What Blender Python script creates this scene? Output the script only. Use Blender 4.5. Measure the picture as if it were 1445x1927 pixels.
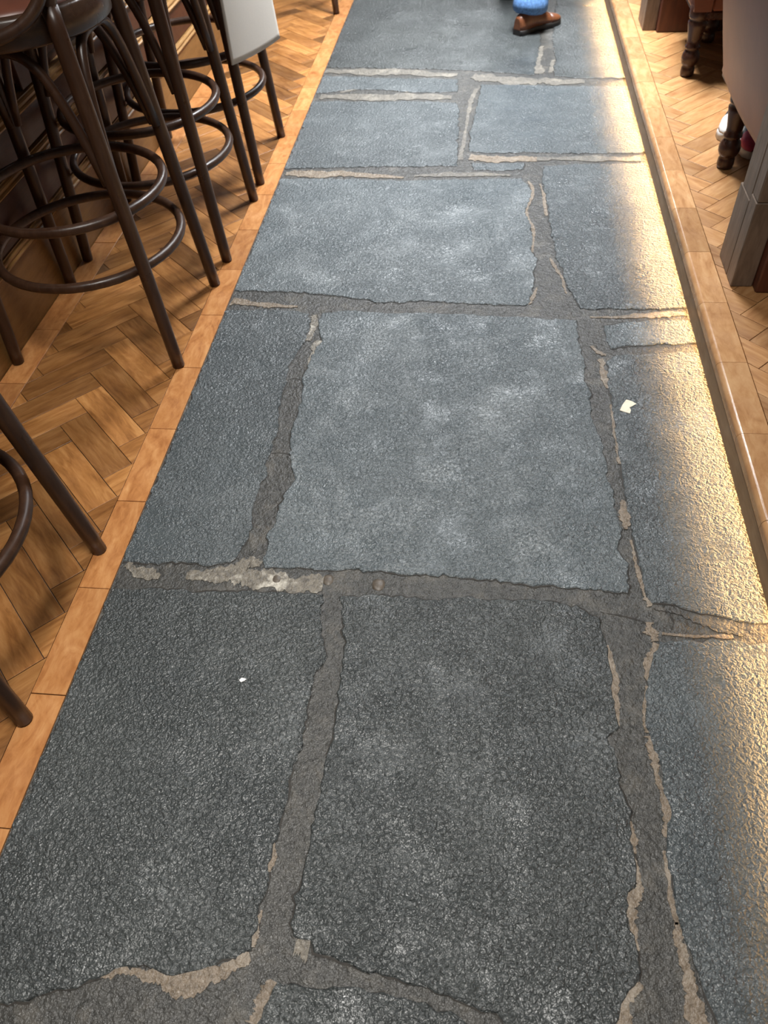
import bpy, bmesh, math, random
from mathutils import Vector, Matrix

random.seed(7)
scene = bpy.context.scene
for o in list(bpy.data.objects):
    bpy.data.objects.remove(o)
C = scene.collection

# ------------------------------------------------------------------ camera
CAM_H = 1.275
FPX, IW, IH = 1447.0, 1445.0, 1927.0
PITCH, YAW, ROLL = 0.84439382, -0.16651365, -0.08368641
fw = Vector((math.sin(YAW)*math.cos(PITCH), math.cos(YAW)*math.cos(PITCH), -math.sin(PITCH)))
r0 = Vector((math.cos(YAW), -math.sin(YAW), 0)); u0 = r0.cross(fw)
rt = math.cos(ROLL)*r0 + math.sin(ROLL)*u0
up = -math.sin(ROLL)*r0 + math.cos(ROLL)*u0
cam_d = bpy.data.cameras.new('camera'); cam = bpy.data.objects.new('camera', cam_d); C.objects.link(cam)
M = Matrix((rt, up, -fw)).transposed().to_4x4(); M.translation = (0, 0, CAM_H)
cam.matrix_world = M
cam_d.sensor_fit = 'VERTICAL'; cam_d.sensor_height = 36.0; cam_d.lens = FPX/IH*36.0
cam_d.clip_start = 0.02; cam_d.clip_end = 100
cam_d.dof.use_dof = True; cam_d.dof.focus_distance = 1.55; cam_d.dof.aperture_fstop = 6.0
scene.camera = cam

# ------------------------------------------------------------------ world, lights, exposure
w = bpy.data.worlds.new('room_light'); scene.world = w; w.use_nodes = True
bg = w.node_tree.nodes['Background']
bg.inputs['Color'].default_value = (1.0, 0.88, 0.76, 1); bg.inputs['Strength'].default_value = 0.085
vs = scene.view_settings
vs.view_transform = 'Standard'; vs.look = 'None'; vs.gamma = 1.0; vs.use_curve_mapping = False
vs.exposure = 0.33

def area(name, loc, size, power, color, rot=(0, 0, 0), shape='DISK', size_y=None, spread=None):
    d = bpy.data.lights.new(name, 'AREA'); d.shape = shape; d.size = size
    if size_y: d.size_y = size_y
    d.energy = power; d.color = color
    if spread: d.spread = math.radians(spread)
    o = bpy.data.objects.new(name, d); C.objects.link(o); o.location = loc; o.rotation_euler = rot
    return o
# ceiling lamps above the stone aisle, then an unseen fill lamp
LAMP = (0.94, 0.97, 1.0)
area('ceiling_lamp', (0.15, 3.75, 2.75), 0.75, 92, LAMP, spread=108)
area('ceiling_lamp.001', (0.10, 7.2, 2.75), 0.9, 120, LAMP)
area('near_fill_lamp', (-0.30, 0.45, 2.75), 0.6, 19, (1, .97, .92), spread=98)  # added near lamp, placed to brighten the wood beside the stools

# ------------------------------------------------------------------ helpers
def at(x, y, z=0.0):
    """the point of the level plane at height z that photograph point (x, y) shows"""
    d = fw*FPX + rt*(x-IW/2) - up*(y-IH/2)
    t = (CAM_H-z)/-d.z
    return Vector((d.x*t, d.y*t, z))

def link(name, me, mat=None, parent=None):
    o = bpy.data.objects.new(name, me); C.objects.link(o)
    if mat and not me.materials: me.materials.append(mat)
    if parent: o.parent = parent
    return o
def tag(o, label=None, cat=None, group=None, kind=None):
    if label: o['label'] = label
    if cat: o['category'] = cat
    if group: o['group'] = group
    if kind: o['kind'] = kind
    return o
def empty(name, loc=(0, 0, 0), rz=0):
    o = bpy.data.objects.new(name, None); C.objects.link(o); o.location = loc; o.rotation_euler = (0, 0, rz)
    o.empty_display_size = .1
    return o
def mesh(name, verts, faces, smooth=False):
    me = bpy.data.meshes.new(name); me.from_pydata([tuple(v) for v in verts], [], faces); me.validate(); me.update()
    if smooth:
        for p in me.polygons: p.use_smooth = True
    return me
def bm_mesh(bm, name, smooth=False):
    bmesh.ops.recalc_face_normals(bm, faces=bm.faces)
    me = bpy.data.meshes.new(name); bm.to_mesh(me); bm.free()
    if smooth:
        for p in me.polygons: p.use_smooth = True
    return me
def box_mesh(name, x0, x1, y0, y1, z0, z1, bev=0.0, seg=1):
    bm = bmesh.new(); bmesh.ops.create_cube(bm, size=1)
    for v in bm.verts:
        v.co = Vector(((x0+x1)/2+v.co.x*(x1-x0), (y0+y1)/2+v.co.y*(y1-y0), (z0+z1)/2+v.co.z*(z1-z0)))
    if bev: bmesh.ops.bevel(bm, geom=bm.edges[:], offset=bev, segments=seg, profile=.5, affect='EDGES')
    return bm_mesh(bm, name)
def catmull(pts, n=6, closed=False):
    pts = [Vector(p) for p in pts]; out = []; L = len(pts)
    rng = range(L) if closed else range(L-1)
    for i in rng:
        g = (lambda k: pts[k % L]) if closed else (lambda k: pts[max(0, min(L-1, k))])
        a, b, c, d = g(i-1), g(i), g(i+1), g(i+2)
        for j in range(n):
            t = j/n
            out.append(.5*((2*b)+(c-a)*t+(2*a-5*b+4*c-d)*t*t+(3*b-a-3*c+d)*t**3))
    if not closed: out.append(pts[-1])
    return out
def tube(name, pts, rad, seg=10, closed=False, cap=True):
    pts = [Vector(p) for p in pts]; n = len(pts)
    rad = rad if isinstance(rad, (list, tuple)) else [rad]*n
    vs_, fs = [], []
    nrm = None
    for i, p in enumerate(pts):
        if closed: t = pts[(i+1) % n]-pts[i-1]
        else: t = pts[min(i+1, n-1)]-pts[max(i-1, 0)]
        t.normalize()
        if nrm is None:
            nrm = t.orthogonal().normalized()
            if abs(t.z) < .9: nrm = t.cross(Vector((0, 0, 1))).normalized()
        nrm = (nrm-t*nrm.dot(t)).normalized(); b = t.cross(nrm)
        for k in range(seg):
            a = 2*math.pi*k/seg
            vs_.append(p+(nrm*math.cos(a)+b*math.sin(a))*rad[i])
    m = n if closed else n-1
    for i in range(m):
        j = (i+1) % n
        for k in range(seg):
            l = (k+1) % seg
            fs.append((i*seg+k, i*seg+l, j*seg+l, j*seg+k))
    if cap and not closed:
        fs.append(tuple(range(seg))[::-1]); fs.append(tuple((n-1)*seg+k for k in range(seg)))
    me = mesh(name, vs_, fs)
    for p in me.polygons: p.use_smooth = len(p.vertices) == 4
    return me
def lathe(name, prof, seg=20, cap=True):
    vs_, fs = [], []
    n = len(prof)
    for r, z in prof:
        for k in range(seg):
            a = 2*math.pi*k/seg; vs_.append((r*math.cos(a), r*math.sin(a), z))
    for i in range(n-1):
        for k in range(seg):
            l = (k+1) % seg; fs.append((i*seg+k, i*seg+l, (i+1)*seg+l, (i+1)*seg+k))
    if cap: fs.append(tuple(range(seg))[::-1]); fs.append(tuple((n-1)*seg+k for k in range(seg)))
    me = mesh(name, vs_, fs)
    for p in me.polygons: p.use_smooth = len(p.vertices) == 4
    return me

# ------------------------------------------------------------------ materials
def newmat(name):
    m = bpy.data.materials.new(name); m.use_nodes = True
    nt = m.node_tree; b = nt.nodes['Principled BSDF']
    return m, nt, b
def N(nt, t, **kw):
    n = nt.nodes.new(t)
    for k, v in kw.items():
        if k.startswith('i_'): n.inputs[k[2:].replace('_', ' ')].default_value = v
        else: setattr(n, k, v)
    return n
def ramp(nt, src, stops, interp='LINEAR'):
    r = nt.nodes.new('ShaderNodeValToRGB'); r.color_ramp.interpolation = interp
    el = r.color_ramp.elements
    while len(el) < len(stops): el.new(.5)
    for e, (p, c) in zip(el, stops):
        e.position = p; e.color = (*c, 1) if len(c) == 3 else c
    nt.links.new(src, r.inputs['Fac']); return r.outputs['Color']
def mix(nt, fac, a, b, mode='MIX'):
    m = nt.nodes.new('ShaderNodeMix'); m.data_type = 'RGBA'; m.blend_type = mode
    if isinstance(fac, (int, float)): m.inputs[0].default_value = fac
    else: nt.links.new(fac, m.inputs[0])
    for s, v in ((6, a), (7, b)):
        if isinstance(v, tuple): m.inputs[s].default_value = (*v, 1)
        else: nt.links.new(v, m.inputs[s])
    return m.outputs[2]
def noise(nt, vec, scale, detail=3, rough=.5, dist=0.0):
    n = N(nt, 'ShaderNodeTexNoise'); n.inputs['Scale'].default_value = scale
    n.inputs['Detail'].default_value = detail; n.inputs['Roughness'].default_value = rough; n.inputs['Distortion'].default_value = dist
    if vec is not None: nt.links.new(vec, n.inputs['Vector'])
    return n.outputs['Fac']
def pos(nt): return N(nt, 'ShaderNodeNewGeometry').outputs['Position']
def bump(nt, b, h, strength, distance, prev=None):
    n = N(nt, 'ShaderNodeBump'); n.inputs['Strength'].default_value = strength; n.inputs['Distance'].default_value = distance
    nt.links.new(h, n.inputs['Height'])
    if prev is not None: nt.links.new(prev, n.inputs['Normal'])
    nt.links.new(n.outputs['Normal'], b.inputs['Normal']); return n.outputs['Normal']
def math_(nt, op, a, b=None):
    n = N(nt, 'ShaderNodeMath', operation=op)
    for i, v in enumerate((a, b)):
        if v is None: continue
        if isinstance(v, (int, float)): n.inputs[i].default_value = v
        else: nt.links.new(v, n.inputs[i])
    return n.outputs[0]

def mat_plain_(name):
    m, nt, b = newmat(name); n = noise(nt, pos(nt), 90, 3, .6)
    nt.links.new(ramp(nt, n, [(.3, (.012, .010, .008)), (.7, (.035, .029, .022))]), b.inputs['Base Color']); b.inputs['Roughness'].default_value = .7
    return m
def mat_slate(name, c0, c1, dust, rough=.33, bstr=1.0):
    m, nt, b = newmat(name); P = pos(nt)
    big = noise(nt, P, 3.2, 4, .6)
    col = ramp(nt, big, [(.3, c0), (.7, c1)])
    d1 = noise(nt, P, 5.5, 5, .65, .6)
    grain = noise(nt, P, 150, 3, .6)
    dm = math_(nt, 'MULTIPLY', ramp(nt, d1, [(.50, (0, 0, 0)), (.72, (1, 1, 1))]), ramp(nt, grain, [(.42, (0, 0, 0)), (.68, (1, 1, 1))]))
    col = mix(nt, math_(nt, 'MULTIPLY', dm, dust), col, (.42, .45, .46))
    sp = ramp(nt, noise(nt, P, 210, 3, .6), [(.32, (.70, .70, .70)), (.68, (1.34, 1.32, 1.28))])
    col = mix(nt, .8, col, sp, 'MULTIPLY')
    glint_ = ramp(nt, noise(nt, P, 290, 1, .5), [(.66, (0, 0, 0)), (.74, (.55, .55, .55))])  # painted glints: small pale flecks standing in for bright reflections
    col = mix(nt, glint_, col, (.34, .34, .32))
    nt.links.new(col, b.inputs['Base Color'])
    rr = ramp(nt, noise(nt, P, 7, 4, .6), [(.3, (rough-.08,)*3), (.7, (rough+.10,)*3)])
    nt.links.new(rr, b.inputs['Roughness'])
    b.inputs['Specular IOR Level'].default_value = .6
    h = math_(nt, 'ADD', noise(nt, P, 125, 1, .5, .8), math_(nt, 'MULTIPLY', noise(nt, P, 330, 1, .5), .3))
    area_ = ramp(nt, noise(nt, P, 8, 3, .6), [(.33, (.45,)*3), (.5, (1,)*3)])
    n1 = bump(nt, b, noise(nt, P, 9, 3, .5), .35, .004)
    bump(nt, b, math_(nt, 'MULTIPLY', h, area_), bstr, .0060, n1)
    return m
SL = [mat_slate('slate_blue', (.057, .069, .075), (.086, .100, .106), .35),
      mat_slate('slate_sheen_pale', (.080, .098, .107), (.118, .137, .146), .85),  # paler copy of the slate, mid-aisle sheen put into its colour
      mat_slate('slate_dim', (.037, .043, .045), (.056, .063, .063), .26)]  # darker copy for near and far rows, their dimness painted in
DIRT = mat_plain_('joint_dirt')

def mat_mortar(name, c0, c1, c2, amt, bs=1.0):
    m, nt, b = newmat(name); P = pos(nt)
    g = noise(nt, P, 95, 4, .65)
    col = ramp(nt, g, [(.3, c0), (.62, c1)])
    pale = math_(nt, 'MULTIPLY', ramp(nt, noise(nt, P, 14, 5, .7), [(.52, (0, 0, 0)), (.66, (1, 1, 1))]), amt)
    col = mix(nt, pale, col, c2)
    nt.links.new(col, b.inputs['Base Color']); b.inputs['Roughness'].default_value = .38
    b.inputs['Specular IOR Level'].default_value = .5
    n1 = bump(nt, b, noise(nt, P, 28, 3, .6), .7, .006)
    bump(nt, b, math_(nt, 'ADD', noise(nt, P, 110, 3, .6), math_(nt, 'MULTIPLY', noise(nt, P, 230, 2, .6), .5)), bs, .004, n1)
    return m
MORT = mat_mortar('mortar_grey', (.032, .032, .030), (.072, .070, .064), (.15, .135, .112), .5)
PALE_F = mat_mortar('mortar_worn', (.085, .078, .068), (.17, .155, .13), (.30, .27, .22), .6)
PALE = mat_mortar('mortar_sand', (.12, .092, .064), (.25, .198, .145), (.38, .33, .265), .5)
CHALK = mat_mortar('mortar_chalk', (.09, .08, .066), (.22, .195, .155), (.58, .54, .46), 1.0)

def mat_wood(name, dark, mid, light, along='X', scale=1.0, rough=.36, rand=.55, figure=.5, coat=.0, aniso=.16):
    """varnished boards: long streaky grain along the piece, every piece with its own tone"""
    m, nt, b = newmat(name)
    tc = N(nt, 'ShaderNodeTexCoord').outputs['Object']
    oi = N(nt, 'ShaderNodeObjectInfo').outputs['Random']
    off = N(nt, 'ShaderNodeCombineXYZ')
    for i, k in enumerate((37., 53., 71.)): nt.links.new(math_(nt, 'MULTIPLY', oi, k), off.inputs[i])
    va = N(nt, 'ShaderNodeVectorMath', operation='ADD'); nt.links.new(tc, va.inputs[0]); nt.links.new(off.outputs[0], va.inputs[1])
    mp = N(nt, 'ShaderNodeMapping'); nt.links.new(va.outputs[0], mp.inputs['Vector'])
    mp.inputs['Scale'].default_value = {'X': (aniso, 1, 1), 'Y': (1, aniso, 1), 'Z': (1, 1, aniso)}[along]
    st = noise(nt, mp.outputs[0], 75*scale, 5, .65, .8)
    fg = noise(nt, mp.outputs[0], 16*scale, 4, .6, 2.2)
    f = math_(nt, 'ADD', math_(nt, 'MULTIPLY', st, 1-figure), math_(nt, 'MULTIPLY', fg, figure))
    col = ramp(nt, f, [(.32, dark), (.5, mid), (.68, light)])
    tone = ramp(nt, oi, [(0, (1-rand*.75,)*3), (.5, (1, 1, 1)), (1, (1+rand*.45, 1+rand*.5, 1+rand*.55))])
    col = mix(nt, 1.0, col, tone, 'MULTIPLY')
    nt.links.new(col, b.inputs['Base Color'])
    nt.links.new(ramp(nt, noise(nt, tc, 14, 3, .6), [(.3, (rough-.06,)*3), (.7, (rough+.1,)*3)]), b.inputs['Roughness'])
    b.inputs['Coat Weight'].default_value = coat; b.inputs['Coat Roughness'].default_value = .2
    bump(nt, b, st, .22, .0012)
    return m
W_BLOCK = mat_wood('parquet_oak', (.17, .062, .015), (.35, .148, .042), (.51, .25, .085), rough=.37, rand=.8)
W_BORDER = mat_wood('border_oak', (.30, .105, .028), (.47, .20, .065), (.60, .30, .115), along='Y', rand=.3, figure=.6, rough=.36, aniso=.4)
W_PLAT = mat_wood('platform_oak', (.27, .115, .04), (.41, .205, .08), (.53, .30, .135), rough=.36, rand=.35)
W_PLATB = mat_wood('nosing_oak', (.32, .15, .06), (.46, .245, .11), (.56, .335, .165), along='Y', rand=.25, figure=.65, rough=.22, aniso=.3)
W_FASCIA = mat_wood('fascia_oak', (.20, .115, .058), (.27, .165, .088), (.33, .21, .12), along='Y', rand=.1, rough=.45)
W_STOOL = mat_wood('bentwood_brown', (.028, .012, .006), (.047, .021, .011), (.070, .034, .019), along='Z', rand=.15, rough=.33)
W_BAR = mat_wood('mahogany', (.034, .008, .003), (.055, .014, .005), (.080, .022, .008), along='Y', rand=.1, rough=.42)
W_KICK = mat_wood('kick_oak', (.16, .075, .02), (.22, .11, .032), (.27, .14, .045), along='Y', rand=.1, rough=.42)
W_GILT = mat_wood('gilt_moulding', (.26, .13, .04), (.40, .22, .08), (.52, .32, .14), along='Y', rand=.1, rough=.34)
W_POST = mat_wood('weathered_post', (.085, .060, .042), (.15, .105, .075), (.21, .155, .115), along='Z', rand=.2, rough=.45)
W_PANEL = mat_wood('red_panel', (.045, .012, .006), (.075, .021, .010), (.11, .034, .015), along='Z', rand=.1, rough=.4)
W_LEG = mat_wood('turned_leg_brown', (.030, .012, .008), (.048, .020, .013), (.072, .032, .022), along='Z', rand=.1, rough=.28)
def mat_plain(name, col, rough=.5, var=.15, scale=30, bs=.1, dist=.001, **kw):
    m, nt, b = newmat(name); tc = N(nt, 'ShaderNodeTexCoord').outputs['Object']
    n = noise(nt, tc, scale, 4, .6)
    c = ramp(nt, n, [(.3, tuple(x*(1-var) for x in col)), (.7, tuple(min(1, x*(1+var)) for x in col))])
    nt.links.new(c, b.inputs['Base Color']); b.inputs['Roughness'].default_value = rough
    for k, v in kw.items(): b.inputs[k.replace('_', ' ')].default_value = v
    bump(nt, b, n, bs, dist)
    return m
LEATHER = mat_plain('oxblood_leather', (.17, .055, .032), .36, .2, 9, .25, .002)
LEATHER_T = mat_plain('tan_leather', (.20, .072, .042), .42, .14, 7, .25, .003)
CLOTH = mat_plain('white_cotton', (.62, .58, .52), .85, .05, 500, .15, .0006, Sheen_Weight=.15)
PAPER = mat_plain('cream_paper', (.80, .74, .58), .7, .04, 60)
WHITEP = mat_plain('white_paper', (.82, .82, .80), .7, .04, 60)
SUB = mat_plain('dark_substrate', (.030, .017, .009), .8, .2, 60)  # dark substrate under the wooden blocks, seen in their joints
PEB = mat_plain('brown_pebble', (.105, .085, .065), .45, .3, 120, .4, .002)
DENIM = mat_plain('blue_denim', (.10, .22, .46), .85, .35, 90, .4, .001)
TROUSER = mat_plain('dark_trousers', (.02, .02, .025), .85, .2, 200)
BROWN_SHOE = mat_plain('brown_shoe_leather', (.16, .055, .022), .4, .25, 25)
SOLE_D = mat_plain('black_rubber', (.012, .011, .010), .6, .2, 60)
SOLE_W = mat_plain('white_rubber', (.58, .57, .55), .55, .05, 60)
PINK = mat_plain('magenta_mesh', (.35, .02, .07), .6, .35, 40)
BLACK_M = mat_plain('black_mesh', (.012, .012, .016), .6, .2, 60)
SKIN = mat_plain('skin', (.55, .32, .23), .5, .05, 30)
JACKET = mat_plain('grey_jacket', (.06, .06, .07), .85, .2, 90)
HAIR = mat_plain('brown_hair', (.03, .018, .01), .5, .3, 120)
m, nt, b = newmat('warm_strip_glow'); LED = m
b.inputs['Base Color'].default_value = (1, .8, .5, 1)
b.inputs['Emission Color'].default_value = (1.0, .61, .26, 1); b.inputs['Emission Strength'].default_value = 82

# ------------------------------------------------------------------ setting: measures (metres)
XL = -0.737          # left edge of the stone
XB0, XB1 = -0.8075, XL-.0008       # left border boards
XBAR, XBI = -1.286, -1.207         # bar base line, inner edge of the border along the bar
XN = 0.5635          # face of the raised platform
XPI = 0.632          # inner edge of the nosing boards
ZP = 0.115           # platform height
Y0, Y1 = -0.45, 6.6

# ---- stone floor: mortar bed + flagstones
floor = link('floor', mesh('floor', [(XL-.004, Y0, -.0030), (.74, Y0, -.0030), (.74, Y1, -.0030), (XL-.004, Y1, -.0030)], [(0, 1, 2, 3)]), MORT)
tag(floor, 'worn slate flagstone aisle bedded in grey mortar', kind='structure')

def densify(pts, step, jit, fixed=()):
    out = []; n = len(pts)
    for i in range(n):
        a, b = pts[i], pts[(i+1) % n]
        d = b-a; L = d.length; k = max(1, int(L/step)); nr = Vector((-d.y, d.x, 0)).normalized() if L else Vector()
        w_ = 0
        for j in range(k):
            p = a+d*(j/k)
            if i not in fixed and j:
                w_ = .55*w_+random.gauss(0, jit); p = p+nr*w_
            out.append(p)
    return out
def area2(p): return sum(p[i].x*p[(i+1) % len(p)].y-p[(i+1) % len(p)].x*p[i].y for i in range(len(p)))
def slab(px, mat, ground=None, step=.009, jit=.0024, ztop=0.0, ch=.0022, name='flagstone', fixed=(), zbot=-.02, depth=.0016):
    """px: outline in photograph points on the floor plane; returns a bevelled stone"""
    pts = [at(*p) if not isinstance(p, Vector) else p.copy() for p in px]
    for p in pts: p.z = 0
    pts = densify(pts, step, jit, fixed)
    if area2(pts) < 0: pts.reverse()
    n = len(pts); inner = []
    for i in range(n):
        a, b, c = pts[i-1], pts[i], pts[(i+1) % n]
        t = (c-a); nr = Vector((-t.y, t.x, 0))
        nr = nr.normalized() if nr.length else Vector()
        inner.append(b+nr*ch)
    vs_ = [Vector((p.x, p.y, zbot)) for p in pts]+[Vector((p.x, p.y, ztop-depth)) for p in pts]+[Vector((p.x, p.y, ztop)) for p in inner]
    fs = []
    for i in range(n):
        j = (i+1) % n
        fs.append((i, j, n+j, n+i)); fs.append((n+i, n+j, 2*n+j, 2*n+i))
    fs.append(tuple(2*n+i for i in range(n)))
    nf = len(fs); wv = 0.0; k0 = len(vs_)
    for i in range(n):      # dirt-filled crack around the stone
        nr = (pts[i]-inner[i]).normalized() if (pts[i]-inner[i]).length else Vector()
        wv = .7*wv+random.gauss(0, .0011); wd = max(.0002, min(.0042, .0011+wv))
        q = pts[i]+nr*wd; vs_.append(Vector((max(XL+.0008, q.x), q.y, -.0022)))
    for i in range(n): j = (i+1) % n; fs.append((n+i, n+j, k0+j, k0+i))
    me = mesh(name, vs_, fs); me.materials.append(mat); me.materials.append(DIRT)
    for p in me.polygons:
        if p.index >= nf: p.material_index = 1
    return link(name, me, None, floor)

V = Vector
XR = .715            # the stone runs on under the nosing
def L_(y): return V((XL+.001, at(0, y).y if False else y, 0))
def edgeL(py):      # left stone edge at the floor depth seen at image row py
    # find y so that the edge point projects to row py
    lo, hi = -.4, 7
    for _ in range(50):
        mid = (lo+hi)/2; d = V((XL, mid, -CAM_H)); r = IH/2-FPX*d.dot(up)/d.dot(fw)
        if r > py: lo = mid
        else: hi = mid
    return V((XL+.001, lo, 0))
def edgeR(py, x=XR):
    lo, hi = -.4, 7
    for _ in range(50):
        mid = (lo+hi)/2; d = V((XN, mid, -CAM_H)); r = IH/2-FPX*d.dot(up)/d.dot(fw)
        if r > py: lo = mid
        else: hi = mid
    return V((x, lo, 0))

# row 1 (nearest)
slab([edgeL(1107), (330, 1108), (430, 1113), (520, 1113), (608, 1117), (604, 1170), (609, 1215), (612, 1243), (590, 1272), (585, 1310), (575, 1370), (560, 1430), (543, 1480),
      (528, 1540), (514, 1590), (505, 1640), (495, 1690), (487, 1735), (474, 1778), (472, 1788), (432, 1803), (390, 1820), (350, 1831), (312, 1836), (285, 1822), (270, 1814),
      (215, 1824), (180, 1842), (120, 1862), (40, 1885), (-60, 1900), V((XL+.001, .19, 0))], SL[2])
slab([(640, 1122), (719, 1119), (836, 1125), (1000, 1126), (1085, 1138), (1128, 1162), (1142, 1212), (1150, 1260), (1158, 1320), (1166, 1368), (1142, 1388), (1148, 1400), (1162, 1440),
      (1176, 1500), (1186, 1540), (1186, 1580), (1194, 1610), (1198, 1660), (1180, 1690), (1182, 1745), (1202, 1795), (1203, 1845), (1170, 1890), (1150, 1960), (1130, 2100), (1050, 2150), (985, 1960),
      (920, 1905), (830, 1872), (730, 1838), (640, 1810), (590, 1792), (585, 1770), (552, 1762), (550, 1750), (556, 1700), (570, 1640), (583, 1590), (590, 1530), (604, 1470), (622, 1400), (634, 1330), (644, 1260), (648, 1200)], SL[2])
slab([(1242, 1206), (1330, 1204), (1400, 1207), edgeR(1215), V((XR, .1, 0)), (1420, 2100), (1350, 1960), (1336, 1890), (1304, 1800), (1282, 1745), (1270, 1690), (1256, 1620), (1262, 1540), (1248, 1470),
      (1240, 1430), (1224, 1390), (1216, 1330), (1220, 1290), (1226, 1245)], SL[0])
slab([(522, 1846), (560, 1852), (640, 1858), (720, 1866), (800, 1885), (860, 1910), (900, 1945), (930, 2080), (460, 2080), (480, 1930), (505, 1880)], SL[2])
# row 2
slab([edgeL(583), (500, 581), (560, 584), (582, 590), (586, 604), (574, 640), (560, 660), (546, 682), (540, 718), (528, 752), (525, 800), (512, 842), (500, 868), (503, 890), (486, 922),
      (474, 962), (468, 1000), (456, 1028), (444, 1050), (432, 1058), (400, 1063), (330, 1059), (260, 1057), edgeL(1056)], SL[0])
slab([(606, 588), (650, 584), (760, 588), (880, 591), (1000, 597), (1086, 603), (1087, 640), (1098, 670), (1103, 690), (1100, 712), (1114, 742), (1116, 790), (1132, 825), (1142, 870), (1140, 893), (1156, 928),
      (1162, 972), (1171, 995), (1164, 1024), (1184, 1060), (1182, 1116), (1120, 1110), (1050, 1104), (950, 1094), (850, 1085), (700, 1075), (600, 1072), (497, 1068), (502, 1030), (506, 998),
      (520, 968), (540, 922), (552, 890), (546, 862), (545, 832), (552, 795), (568, 755), (571, 705), (584, 672), (606, 642), (600, 625), (598, 606)], SL[1])
slab([(1142, 678), (1160, 668), (1230, 663), edgeR(658), edgeR(1178), (1380, 1166), (1330, 1154), (1300, 1148), (1262, 1136), (1226, 1134), (1214, 1112), (1202, 1062), (1188, 1005), (1180, 962), (1174, 925),
      (1170, 880), (1163, 845), (1158, 815), (1153, 780), (1148, 735), (1144, 700)], SL[0])
slab([(1136, 612), (1180, 604), edgeR(598), edgeR(640), (1230, 648), (1180, 650), (1150, 656), (1140, 640)], SL[1], jit=.002)
# row 3
slab([edgeL(336), (640, 336), (760, 339), (880, 337), (982, 335), (992, 345), (1001, 360), (993, 382), (990, 402), (1000, 425), (1002, 450), (1000, 472), (1012, 488), (1004, 518), (1001, 545), (999, 566), (990, 574),
      (900, 571), (800, 566), (705, 569), (690, 562), (620, 555), (560, 550), edgeL(545)], SL[1])
slab([(1024, 311), (1110, 308), edgeR(306), edgeR(578), (1190, 580), (1092, 580), (1082, 562), (1066, 540), (1060, 505), (1046, 486), (1040, 450), (1032, 405), (1028, 372), (1020, 345)], SL[0])
# row 4 and far stones
slab([edgeL(190), (700, 191), (790, 190), (858, 192), (864, 205), (863, 250), (860, 290), (862, 312), (760, 313), (640, 314), edgeL(317)], SL[0], jit=.0025)
slab([edgeL(142), (720, 146), (800, 147), (862, 149), (862, 168), (860, 172), (780, 173), (720, 168), (660, 168), edgeL(176)], SL[0], jit=.0025)
slab([(906, 158), (1000, 160), (1090, 162), edgeR(162), edgeR(287), (1080, 288), (1000, 286), (925, 288), (882, 284), (884, 258), (893, 215), (902, 178)], SL[0], jit=.0025)
slab([(886, 306), (940, 307), (986, 306), (984, 318), (930, 321), (890, 319)], SL[0], jit=.002)
slab([edgeL(126), (760, 128), (880, 132), (1006, 140), (1010, 110), (1018, 80), (1014, 50), (1020, -10), edgeL(-10)], SL[2], jit=.003)
slab([(1042, 142), (1090, 146), edgeR(148), edgeR(-10), (1048, -10), (1042, 40), (1040, 80), (1046, 110)], SL[2], jit=.003)
slab([edgeL(-22), (800, -22), (900, -24), (960, -60), (960, -120), edgeL(-120)], SL[2], jit=.003)
slab([(930, -22), edgeR(-22), edgeR(-120), (1000, -120), (985, -60)], SL[0], jit=.003)
# nearest edge, below the frame
slab([V((XL+.001, -.05, 0)), V((-.3, -.02, 0)), V((-.28, -.42, 0)), V((XL+.001, -.42, 0))], SL[2])
slab([V((-.2, -.02, 0)), V((.62, -.02, 0)), V((.62, -.42, 0)), V((-.2, -.42, 0))], SL[2])

# pale lime slivers and pointing in the joints
def ribbon(px, wd, mat, name='mortar_sliver', z=-.0012, rag=1.0):
    pts = [at(*p) for p in px]
    cl = catmull(pts, 16)
    n = len(cl); A, B = [], []; na = nb = 0.0
    for i, p in enumerate(cl):
        t = (cl[min(i+1, n-1)]-cl[max(i-1, 0)]); nr = V((-t.y, t.x, 0)).normalized()
        k = i/(n-1)*(len(wd)-1); a = int(min(k, len(wd)-2)); f = k-a
        h = (wd[a]*(1-f)+wd[a+1]*f)/2
        na = .8*na+random.gauss(0, .20*rag); nb = .8*nb+random.gauss(0, .20*rag); j_ = random.gauss(0, .0006)
        A.append(p+nr*(h*max(.2, 1+na)+j_)); B.append(p-nr*(h*max(.2, 1+nb)+j_))
    vs_ = []
    for lst, zz in ((A, -.008), (A, z), (B, z), (B, -.008)):
        vs_ += [V((p.x, p.y, zz)) for p in lst]
    for i in range(n):       # slight crown
        pass
    fs = []
    for r in range(3):
        for i in range(n-1): fs.append((r*n+i, r*n+i+1, (r+1)*n+i+1, (r+1)*n+i))
    me = mesh(name, vs_, fs)
    bm = bmesh.new(); bm.from_mesh(me); bmesh.ops.recalc_face_normals(bm, faces=bm.faces)
    bm.to_mesh(me); bm.free()
    return link(name, me, mat, floor)
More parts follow.
